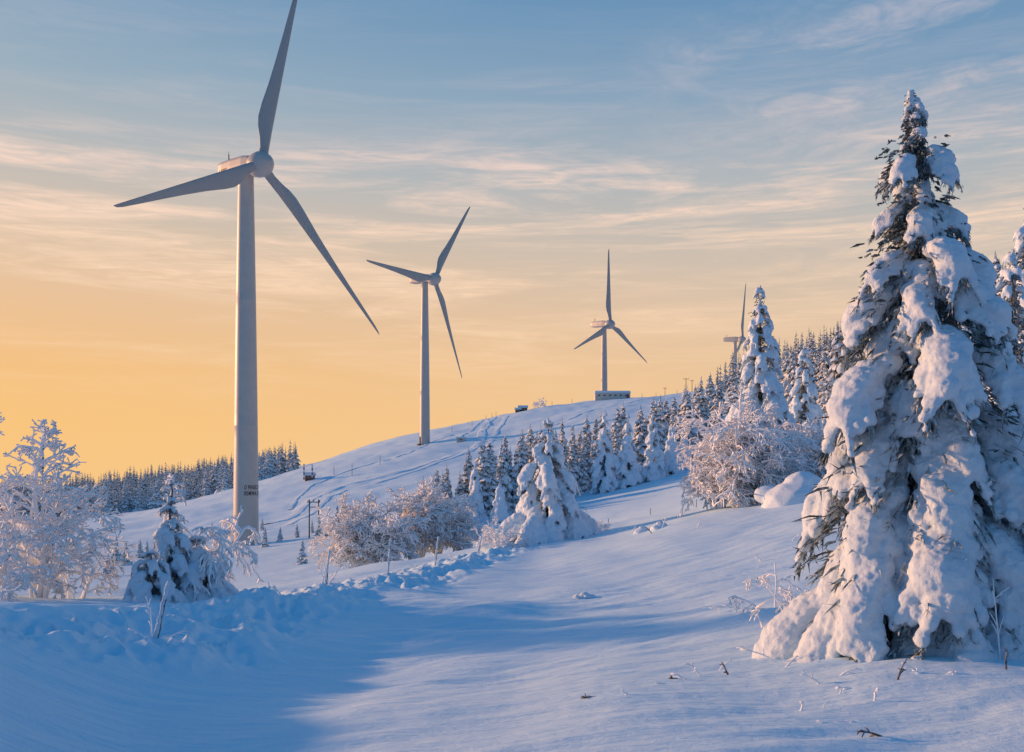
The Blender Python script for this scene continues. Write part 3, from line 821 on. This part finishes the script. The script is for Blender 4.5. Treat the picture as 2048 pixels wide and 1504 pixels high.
for i, (b, d, h, l) in enumerate([(178,13.3,0.28,-0.8),(190,13.6,0.34,-0.5),(217,13.6,0.26,-0.2),(118,12.0,0.16,-0.4),(98,12.2,0.34,-2.5),(268,14.5,0.62,-0.9),(272,13.8,0.3,0.5),
        (362,10.8,0.2,0.1),(460,11.8,0.26,-1.2),(488,13.2,0.95,-0.08),(494,12.2,0.3,0.1),(355,9.8,0.5,-2.0),(375,9.0,0.32,-0.9),(300,10.8,0.4,2.2),(340,10.6,0.4,2.0),(288,10.6,0.15,0.1),
        (158,13.0,0.2,-1.2),(172,13.4,0.22,-1.2),(385,11.8,0.35,0.2),(410,12.2,0.3,-0.5),(232,21,0.7,-2.2),(260,20,0.6,-2.6),(64,10.4,0.2,-3),(-190,30.3,0.9,0.1),(-184,29.8,0.8,0.5),(-360,18.4,0.8,-0.2),(-352,18.0,0.6,0.6),(-365,18.0,0.5,-0.7),
        (300,38,0.5,0.2),(140,46,0.5,-0.3),(150,47,0.6,0.2),(185,44,0.5,0.3),(170,52,0.7,0),(-250,27,0.5,0.3),(-230,28,0.4,-0.3),(-100,38,0.5,0.3),(-60,44,0.5,-0.2),(-20,50,0.6,0.2),(120,50,0.4,0.3),(250,30,0.3,-0.5),(280,33,0.35,0.4),
        (310,12.2,0.34,-0.6),(325,12.6,0.28,0.7),(345,11.6,0.22,-1.4),(318,11.4,0.45,1.8),(205,14.2,0.3,0.4),(430,11.2,0.3,1.4),(282,15.5,0.5,-1.3)]):
    stalk(b, d, h, l, 500+i, thick=0.011 if d < 25 else 0.018, kids=6 if d<25 else 7)
for i, (b, d, h, sp) in enumerate([(290,17.5,1.5,1.6),(262,20,1.1,1.6)]):
    frost_tree('frosted_shrub', spot(b, d), h, sp, 600+i, mains=4, kids=(5,4,3), r0=0.026, rmin=0.014, droop=0.9, label='arching rime coated branches rising from the snow', category='shrub', group=G_B)
def mound(b, d, w, h, seed, label, n=12):
    rnd = random.Random(seed); B = Blobs()
    B.add(Vector((0,0,-h*0.1)), (1,0,0.1), w*0.55, w*0.45, h*0.7)
    B.add(Vector((w*0.08,0,h*0.2)), (1,0,-0.25), w*0.36, w*0.3, h*0.62)
    for _ in range(n):
        B.add(Vector((rnd.uniform(-.5,.5)*w, rnd.uniform(-.4,.4)*w, rnd.uniform(-0.1,0.25)*h)), (1,rnd.uniform(-.5,.5),rnd.uniform(-.3,.3)), w*0.22, w*0.16, h*0.28)
    o = obj('snow_mound', B.remesh('snow_mound', w*0.025, w*0.008, 1.6/w*2, seed), [M_TSNOW], None, label=label, category='boulder'); o.location = spot(b, d)
mound(286, 47, 3.2, 1.8, 1, 'boulder buried under rounded drifted snow', 3)
mound(72, 27.5, 0.45, 0.18, 3, 'small snow lump on the smooth snow')
mound(148, 48, 0.9, 0.4, 4, 'small snow lump on the smooth snow', 3)
mound(130, 49, 0.8, 0.35, 5, 'small snow lump on the smooth snow', 3)

# ------------------------------------------------------------------ light and sky
SUN_EL, SUN_AZ = math.radians(9.3), math.radians(-69)
S = Vector((math.sin(SUN_AZ)*math.cos(SUN_EL), math.cos(SUN_AZ)*math.cos(SUN_EL), math.sin(SUN_EL)))
ld = bpy.data.lights.new('sun', 'SUN'); ld.energy = 5.0; ld.angle = math.radians(2.5); ld.color = (1.0, 0.50, 0.23)
lo = bpy.data.objects.new('sun', ld); COL.objects.link(lo); lo.rotation_euler = S.to_track_quat('Z','Y').to_euler()

w = bpy.data.worlds.new('World'); scene.world = w; w.use_nodes = True
nt = w.node_tree; bg = nt.nodes['Background']
def lin(c): return tuple(((q/255+0.055)/1.055)**2.4 if q > 10 else q/255/12.92 for q in c)
tc = N(nt, 'ShaderNodeTexCoord').outputs['Generated']
sp = N(nt, 'ShaderNodeSeparateXYZ'); nt.links.new(tc, sp.inputs[0])
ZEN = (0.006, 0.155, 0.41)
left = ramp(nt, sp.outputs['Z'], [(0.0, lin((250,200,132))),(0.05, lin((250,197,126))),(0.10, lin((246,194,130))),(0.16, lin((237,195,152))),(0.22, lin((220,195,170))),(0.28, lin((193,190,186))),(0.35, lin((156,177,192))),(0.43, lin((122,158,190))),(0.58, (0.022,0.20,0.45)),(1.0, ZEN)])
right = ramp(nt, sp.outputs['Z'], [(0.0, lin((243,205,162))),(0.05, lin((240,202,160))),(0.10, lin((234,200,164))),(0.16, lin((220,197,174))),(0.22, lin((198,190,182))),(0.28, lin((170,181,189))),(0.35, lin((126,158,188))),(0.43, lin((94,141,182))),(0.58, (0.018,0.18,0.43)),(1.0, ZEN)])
mr = N(nt, 'ShaderNodeMapRange'); mr.inputs['From Min'].default_value = -0.45; mr.inputs['From Max'].default_value = 0.45
nt.links.new(sp.outputs['X'], mr.inputs[0])
mx = N(nt, 'ShaderNodeMix', data_type='RGBA'); nt.links.new(mr.outputs[0], mx.inputs[0]); nt.links.new(left.outputs[0], mx.inputs[6]); nt.links.new(right.outputs[0], mx.inputs[7])
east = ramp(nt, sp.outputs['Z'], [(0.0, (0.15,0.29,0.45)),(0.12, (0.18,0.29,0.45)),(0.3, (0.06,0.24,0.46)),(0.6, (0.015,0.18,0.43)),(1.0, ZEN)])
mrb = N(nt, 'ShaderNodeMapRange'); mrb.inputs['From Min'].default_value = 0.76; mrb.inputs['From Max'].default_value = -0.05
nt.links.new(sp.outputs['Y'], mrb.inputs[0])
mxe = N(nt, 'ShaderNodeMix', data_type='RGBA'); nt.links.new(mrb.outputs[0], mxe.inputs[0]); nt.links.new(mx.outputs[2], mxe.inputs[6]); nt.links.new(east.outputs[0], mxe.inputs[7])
sky = N(nt, 'ShaderNodeTexSky'); sky.sky_type = 'NISHITA'; sky.sun_disc = False; sky.sun_elevation = SUN_EL; sky.sun_rotation = SUN_AZ
sc_ = N(nt, 'ShaderNodeVectorMath', operation='SCALE'); nt.links.new(sky.outputs[0], sc_.inputs[0]); sc_.inputs['Scale'].default_value = 0.10
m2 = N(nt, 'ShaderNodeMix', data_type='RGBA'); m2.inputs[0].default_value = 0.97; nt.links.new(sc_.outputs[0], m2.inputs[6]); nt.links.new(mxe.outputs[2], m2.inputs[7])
def cloud(scale, sc, rot, lo_, hi_, band, dist=0.8, off=(0,0,0)):
    mp = N(nt, 'ShaderNodeMapping'); mp.inputs['Scale'].default_value = sc; mp.inputs['Rotation'].default_value = rot; mp.inputs['Location'].default_value = off
    nt.links.new(tc, mp.inputs[0])
    n = N(nt, 'ShaderNodeTexNoise'); n.inputs['Scale'].default_value = scale; n.inputs['Detail'].default_value = 10; n.inputs['Roughness'].default_value = 0.62; n.inputs['Distortion'].default_value = dist
    nt.links.new(mp.outputs[0], n.inputs['Vector'])
    n2 = N(nt, 'ShaderNodeTexNoise'); n2.inputs['Scale'].default_value = scale*4.2; n2.inputs['Detail'].default_value = 8; n2.inputs['Roughness'].default_value = 0.65; n2.inputs['Distortion'].default_value = 1.2
    nt.links.new(mp.outputs[0], n2.inputs['Vector'])
    r = ramp(nt, n.outputs[0], [(lo_, 0.0), (hi_, 1.0)])
    r2 = ramp(nt, n2.outputs[0], [(0.36, 0.25), (0.60, 1.0)])
    bnd = ramp(nt, sp.outputs['Z'], band)
    mu = N(nt, 'ShaderNodeMath', operation='MULTIPLY'); nt.links.new(r.outputs[0], mu.inputs[0]); nt.links.new(bnd.outputs[0], mu.inputs[1])
    mu2 = N(nt, 'ShaderNodeMath', operation='MULTIPLY'); nt.links.new(mu.outputs[0], mu2.inputs[0]); nt.links.new(r2.outputs[0], mu2.inputs[1])
    return mu2
c1 = cloud(2.3, (1.3,1.3,13), (0,math.radians(5),0), 0.43, 0.60, [(0.06,0.0),(0.11,0.45),(0.18,0.9),(0.24,1.0),(0.29,1.0),(0.32,0.2),(0.44,0.05)])
c2 = cloud(2.0, (2.0,2.0,6), (0,math.radians(-14),0), 0.42, 0.64, [(0.26,0.0),(0.31,0.65),(0.38,0.95),(0.43,0.05)], 1.2, (4,2,1))
mr2 = N(nt, 'ShaderNodeMapRange'); mr2.inputs['From Min'].default_value = 0.08; mr2.inputs['From Max'].default_value = 0.3; nt.links.new(sp.outputs['X'], mr2.inputs[0])
c2m = N(nt, 'ShaderNodeMath', operation='MULTIPLY'); nt.links.new(c2.outputs[0], c2m.inputs[0]); nt.links.new(mr2.outputs[0], c2m.inputs[1])
ca = N(nt, 'ShaderNodeMath', operation='MAXIMUM'); nt.links.new(c1.outputs[0], ca.inputs[0]); nt.links.new(c2m.outputs[0], ca.inputs[1])
cas = N(nt, 'ShaderNodeMath', operation='MULTIPLY'); nt.links.new(ca.outputs[0], cas.inputs[0]); cas.inputs[1].default_value = 0.92
cc = ramp(nt, sp.outputs['Z'], [(0.1, lin((253,214,172))),(0.22, lin((252,218,190))),(0.30, lin((242,214,202))),(0.42, lin((208,200,208)))])
cm = N(nt, 'ShaderNodeMix', data_type='RGBA'); nt.links.new(cas.outputs[0], cm.inputs[0]); nt.links.new(m2.outputs[2], cm.inputs[6]); nt.links.new(cc.outputs[0], cm.inputs[7])
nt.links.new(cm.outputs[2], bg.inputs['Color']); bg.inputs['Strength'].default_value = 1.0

# ------------------------------------------------------------------ camera
cd = bpy.data.cameras.new('camera'); cam = bpy.data.objects.new('camera', cd); COL.objects.link(cam)
cam.location = (0,0,0); cam.rotation_euler = (math.radians(90),0,0)
cd.lens = 35.156; cd.sensor_width = 36; cd.shift_y = 0.0967; cd.clip_end = 20000; cd.clip_start = 0.05
scene.camera = cam
tick('done')
